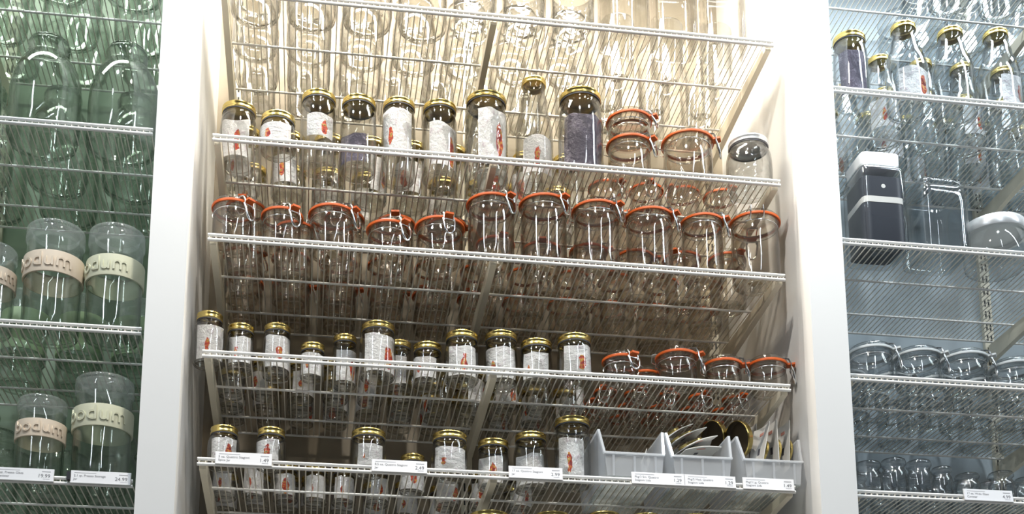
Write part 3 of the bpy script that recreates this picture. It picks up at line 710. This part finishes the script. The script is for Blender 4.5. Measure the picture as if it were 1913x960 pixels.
# price tags
def price_tag(x0, x1, zt, lines, price, label, clip=False):
    w_, h_ = x1 - x0, .0245
    t = thing('price_tag', label, 'price tag', (x0, -.0095, zt - .0135), 0, 'price tags on shelf fronts')
    t.rotation_euler = (R_(-8), 0, 0)
    link('card', MB().box(0, w_, -.0012, 0, 0, h_).mesh('card', 'tag_white'), t)
    link('holder', MB().box(-.0008, w_ + .0008, 0, .0022, -.0010, h_ + .0006).box(-.0008, w_ + .0008, -.0018, 0, -.0014, .0004).mesh('holder', 'tag_holder'), t)
    for i, s in enumerate(lines):
        link('lettering', text_mesh(s, .0066, 'ink'), t, (.005, -.0014, .0118 - i * .0072))
    link('price', text_mesh(price, .0105, 'ink', 0.0, 'RIGHT'), t, (w_ - .005, -.0014, .0062))
    link('fine_print', MB().box(.006, .046, -.0015, -.0012, .0196, .0204).mesh('fine_print', 'ink_grey'), t)
    link('fine_print', MB().box(w_ - .021, w_ - .005, -.0015, -.0012, .0178, .0196).mesh('fine_print', 'ink_grey'), t)
    link('fine_print', MB().box(w_ - .018, w_ - .006, -.0015, -.0012, .0030, .0038).mesh('fine_print', 'ink_grey'), t)
    if clip: link('clip', MB().box(-.0075, -.0010, -.004, .004, .004, .021).mesh('clip', 'black_plastic'), t)
Q = 'Quattro Stagioni'
price_tag(.035, .141, ZC[4], ('5 oz. ' + Q, 'Spice Jar'), '1.49', 'white price tag reading 1.49 at the left end of the tag shelf')
price_tag(.335, .442, ZC[4], ('8.5 oz. ' + Q, 'Jar'), '2.49', 'white price tag reading 2.49 under the red pepper jar')
price_tag(.606, .713, ZC[4], ('17 oz. ' + Q, 'Jar'), '2.99', 'white price tag reading 2.99 left of the plastic bins')
price_tag(.856, .9635, ZC[4], ('Pkg/3 Sm. Quattro', 'Stagioni Lids'), '1.29', 'white price tag under the nearly empty plastic bin')
price_tag(.966, 1.071, ZC[4], ('Pkg/2 Med. Quattro', 'Stagioni Lids'), '1.29', 'white price tag under the middle plastic bin')
price_tag(1.088, 1.195, ZC[4], ('Pkg/3 Lg. Quattro', 'Stagioni Lids'), '1.49', 'white price tag under the right plastic bin')
price_tag(-.370, -.263, ZL[3], ('1 qt. Presso Glass', 'Canister'), '19.99', 'white price tag reading 19.99 at the left edge of the left bay')
price_tag(-.231, -.122, ZL[3], ('2.1 qt. Presso Storage', 'Jar'), '24.99', 'white price tag reading 24.99 with black clip in the left bay', True)
price_tag(1.566, 1.673, ZR[4], ('17 oz. Wide Glass', 'Canister'), '4.99', 'white price tag reading 4.99 in the right bay')

# ------------------------------------------------------------------ sixth shelf (only lids reach the picture)
z = ZC[5]
for x, y, H, rl, lb in ((.578, .075, .152, .0395, 'large'), (.708, .075, .157, .0356, 'second'), (.816, .075, .163, .033, 'third'), (.904, .075, .163, .033, 'fourth'), (1.007, .075, .166, .033, 'fifth')):
    gold_jar(x, y, z, H, rl, '%s gold lid peeking over the bottom edge of the picture%s' % (lb, '' if lb == 'large' else ' from left'), 'gold lids at the bottom edge', lab=None)

# ------------------------------------------------------------------ top shelf of the middle bay
z = ZC[0]; G = 'clear glassware on the top shelf'; P1 = 'on the middle top shelf'
for i, (x, R) in enumerate(((.070, .054), (.190, .054), (.310, .054), (.430, .054))):
    open_jar(x, .075, z, .17, R, 'round clear glass jar, %s from left in the front row %s' % (ORD[i], P1), G, 'glass_clear', 'round')
for i, x in enumerate((.545, .655, .765)):
    open_jar(x, .070, z, .13, .050, 'faceted clear tumbler, %s from left %s' % (ORD[i], P1), G, 'glass_ribbed', 'vase', 'glass_tumbler', 'tumbler')
for i, x in enumerate((.880, .995, 1.110)):
    open_jar(x, .066, z, .20, .047, 'square clear glass canister, %s from left %s' % (ORD[i], P1), G, 'glass_clear', 'square', 'square_canister', 'canister', rz=random.uniform(-.1, .25))
for r_, y in enumerate((.195, .312, .405)):
    for i in range(10 if r_ < 2 else 11):
        x = .065 + i * (.119 if r_ < 2 else .108)
        RR = .050 if r_ < 2 else .040
        if i < 7: open_jar(x, y, z, .15, RR, 'round clear glass jar, %s from left in the %s row %s' % (ORD[i], ('second', 'third', 'rearmost')[r_], P1), 'clear glassware at the back of the top shelf', 'glass_clear', 'round')
        else: open_jar(x, y, z, .16, RR * .8, 'clear tumbler, %s from left in the %s row %s' % (ORD[i], ('second', 'third', 'rearmost')[r_], P1), 'clear glassware at the back of the top shelf', 'glass_clear', 'vase', 'glass_tumbler', 'tumbler')

# ------------------------------------------------------------------ left bay
z = ZL[1]; G = 'large glass jugs in the left bay'
for i, (x, H) in enumerate(((-.512, .240), (-.352, .250), (-.193, .246))):
    jug(x, .092, z, H, .0400, .072, 'large greenish glass jug, %s, front row of left bay' % ('left, cut by the picture edge', 'middle', 'beside the left partition')[i], G)
for r_, y in enumerate((.245, .380)):
    for i, x in enumerate((-.510, -.350, -.192)):
        jug(x, y if r_ == 0 else .378, z, .235, .038, .064, 'greenish glass jug, %s from left in the %s row of the left bay' % (ORD[i], ('second', 'rear')[r_]), 'large glass jugs at the back of the left bay')
z = ZL[0]
for r_, y in enumerate((.10, .25, .38)):
    for i, x in enumerate((-.500, -.345, -.190)):
        jug(x, y, z, .22, .038, .062, 'greenish glass jug, %s from left, %s row, topmost left shelf' % (ORD[i], ('front', 'middle', 'rear')[r_]), 'glass jugs on the topmost left shelf')
z = ZL[2]; G = 'canisters with embossed silicone bands'
canister(-.307, .076, z, .231, .0575, 'tall glass canister with cream embossed band, middle of three under the jugs', G, rz=-.28)
canister(-.187, .076, z, .233, .0560, 'tall glass canister with ivory embossed band beside the left partition, under the jugs', G, rz=-.50, band='band_ivory')
canister(-.425, .072, z, .178, .0470, 'shorter glass canister with cream band cut by the left picture edge', G, rz=.25)
for i, (x, y, H, R) in enumerate(((-.270, .215, .150, .047), (-.160, .215, .150, .044), (-.385, .21, .150, .047), (-.30, .34, .15, .047), (-.18, .34, .15, .047), (-.42, .34, .15, .047))):
    canister(x, y, z, H, R, 'small canister with green band, %s behind the tall canisters' % ORD[i], 'green banded canisters behind', rz=2.0, band='pale_cap', word=False)
z = ZL[3]
canister(-.309, .075, z, .176, .0470, 'small glass canister with cream embossed band above the left price tag', G, rz=.10)
canister(-.193, .077, z, .225, .0570, 'tall glass canister with pale ivory embossed band above the 24.99 price tag', G, rz=-.12, band='band_ivory')
for i, (x, y) in enumerate(((-.44, .09), (-.43, .22), (-.31, .21), (-.19, .22), (-.43, .35), (-.31, .34), (-.19, .35))):
    open_jar(x, y, z, .16, .050, 'round greenish glass jar, %s among those behind the price tagged canisters' % ORD[i], 'glass jars on the lowest left shelf', 'glass_green', 'round')

# ------------------------------------------------------------------ right bay
z = ZR[1]; G = 'gold capped bottles in the right bay'
gold_jar(1.408, .062, z, .170, .0353, 'gold lidded jar with grey purple label beside the right partition', None, gl='glass_blue', lab='label_dark', lz=(.06, .7))
for i, (x, H) in enumerate(((1.547, .224), (1.662, .222), (1.776, .230), (1.890, .205))):
    bottle(x, .072, z, H, .0276, .0480, 'broad clear bottle with gold cap, %s from left, front row, right bay' % ORD[i], G, lab=('label_paper', None, 'label_paper', None)[i], rz=(.1, 0, .5, 0)[i])
for r_, y in enumerate((.185, .300, .400)):
    for i, x in enumerate((1.395, 1.500, 1.605, 1.710, 1.815, 1.920, 2.025)):
        if (r_ == 0 and i == 0): continue
        bottle(x + .04 * (r_ == 0), y, z, .220, .0262, .0440, 'gold capped bottle, %s from left in the %s row, right bay' % (ORD[i], ('second', 'third', 'rear')[r_]), 'gold capped bottles at the back of the right bay', lab='label_paper' if (i + r_) % 2 else None)
z = ZR[0]
for r_, y in enumerate((.12, .25, .38)):
    for i, x in enumerate((1.70, 1.83, 1.96, 2.09)):
        open_jar(x, y, z, .16, .055, 'bluish round jar, %s from left in the %s row, topmost right shelf' % (ORD[i], ('front', 'middle', 'rear')[r_]), 'glass jars on the topmost right shelf', 'glass_blue', 'round')
z = ZR[2]
def lidded_square(x, y, H, R, label):
    t = thing('square_canister', label, 'canister', (x, y, z + SEAT), 0.0)
    link('glass_body', MB().lathe([(0, .010), (R * .75, .008), (R * .93, 0), (R, .005), (R, H - .048), (R * .98, H - .040), (R * .86, H - .036), (R * .86, H - .028)], 56, sq=9.0).mesh('glass_body', 'glass_blue', True, 60), t)
    link('white_lid', MB().lathe([(0, H - .036), (R * .80, H - .035), (R * .84, H - .033), (R * .85, H - .003), (R * .82, H), (0, H)], 56, sq=9.0).mesh('white_lid', 'white_lid', True, 40), t)
    core = link('dark_interior', MB().lathe([(0, .013), (R * .88, .013), (R * .88, H * .74), (0, H * .74)], 56, sq=9.0).mesh('dark_interior', 'interior_dark', True, 40), t)  # added dark block, imitates the dark look inside the clear body
    link('painted_reflection', MB().lathe([(R * .881, H * .47), (R * .895, H * .47), (R * .895, H * .53), (R * .881, H * .53)], 56, sq=9.0).mesh('painted_reflection', 'card_white', True, 40), core)  # painted reflection, a pale strip around the dark block
    link('round_mark', MB().lathe([(0, -.001), (.005, -.001), (.005, 0), (0, 0)], 16).mesh('round_mark', 'card_white'), core, (0, -R * .884, H * .64)).rotation_euler = (PI / 2, 0, 0)
lidded_square(1.452, .078, .235, .0540, 'square glass canister with white lid beside the right partition')
open_jar(1.592, .080, z, .182, .0580, 'square clear glass jar with flat glass lid, right of the white lidded canister', None, 'glass_blue', 'square', 'square_jar', 'jar', rz=.05)
t = thing('round_canister', 'low round glass canister with wide white lid at the right edge', 'canister', (1.738, .085, z + SEAT))
link('glass_body', MB().lathe([(0, .008), (.05, .006), (.060, 0), (.068, .006), (.070, .02), (.070, .066), (.064, .072), (.064, .080)], 48).mesh('glass_body', 'glass_blue', True), t)
link('white_lid', MB().lathe([(.0, .084), (.060, .083), (.0655, .076), (.0720, .076), (.0730, .080), (.0730, .096), (.0690, .103), (0, .106)], 48).mesh('white_lid', 'silver_lid', True, 40), t)
z = ZR[3]; G = 'clear clip jars in the right bay'
for i, (x, H, R) in enumerate(((1.412, .086, .050), (1.519, .083, .0515), (1.628, .084, .0515), (1.740, .072, .0490), (1.85, .072, .049))):
    clip_jar(x, .062, z, H, R, 'squat clear clip jar with colourless ring, %s from left in the right bay' % ORD[i], G, rz=.95, gl='glass_blue', rub='clear_rubber')
for r_, y in enumerate((.172, .280, .385)):
    for i in range(7):
        clip_jar(1.405 + i * .105, y, z, .08, .042, 'squat clear clip jar, %s from left in the %s row, right bay' % (ORD[i], ('second', 'third', 'rear')[r_]), 'clear clip jars at the back of the right bay', rz=random.uniform(-1, 1), gl='glass_blue', rub='clear_rubber', full=False)
z = ZR[4]; G = 'tiny stoppered jars in the right bay'
for i, (x, H, R) in enumerate(((1.384, .076, .0290), (1.442, .086, .0275), (1.499, .085, .0275), (1.550, .074, .0220), (1.607, .061, .0270), (1.685, .069, .0280), (1.742, .059, .0250))):
    open_jar(x, .050, z, H, R, 'tiny glass jar with glass lid, %s from left on the lowest right shelf' % ORD[i], G, 'glass_blue', 'round')
for r_, y in enumerate((.120, .190, .260, .330)):
    for i in range(9):
        open_jar(1.385 + i * .062, y, z, .070, .027, 'tiny glass jar, %s from left, %s row, lowest right shelf' % (ORD[i], ('second', 'third', 'fourth', 'rear')[r_]), 'tiny jars at the back of the lowest right shelf', 'glass_blue', 'round')

for k, v in LABELS.items():
    if v > 1 or len(k.split()) > 16: print('CHECK LABEL', v, len(k.split()), k)
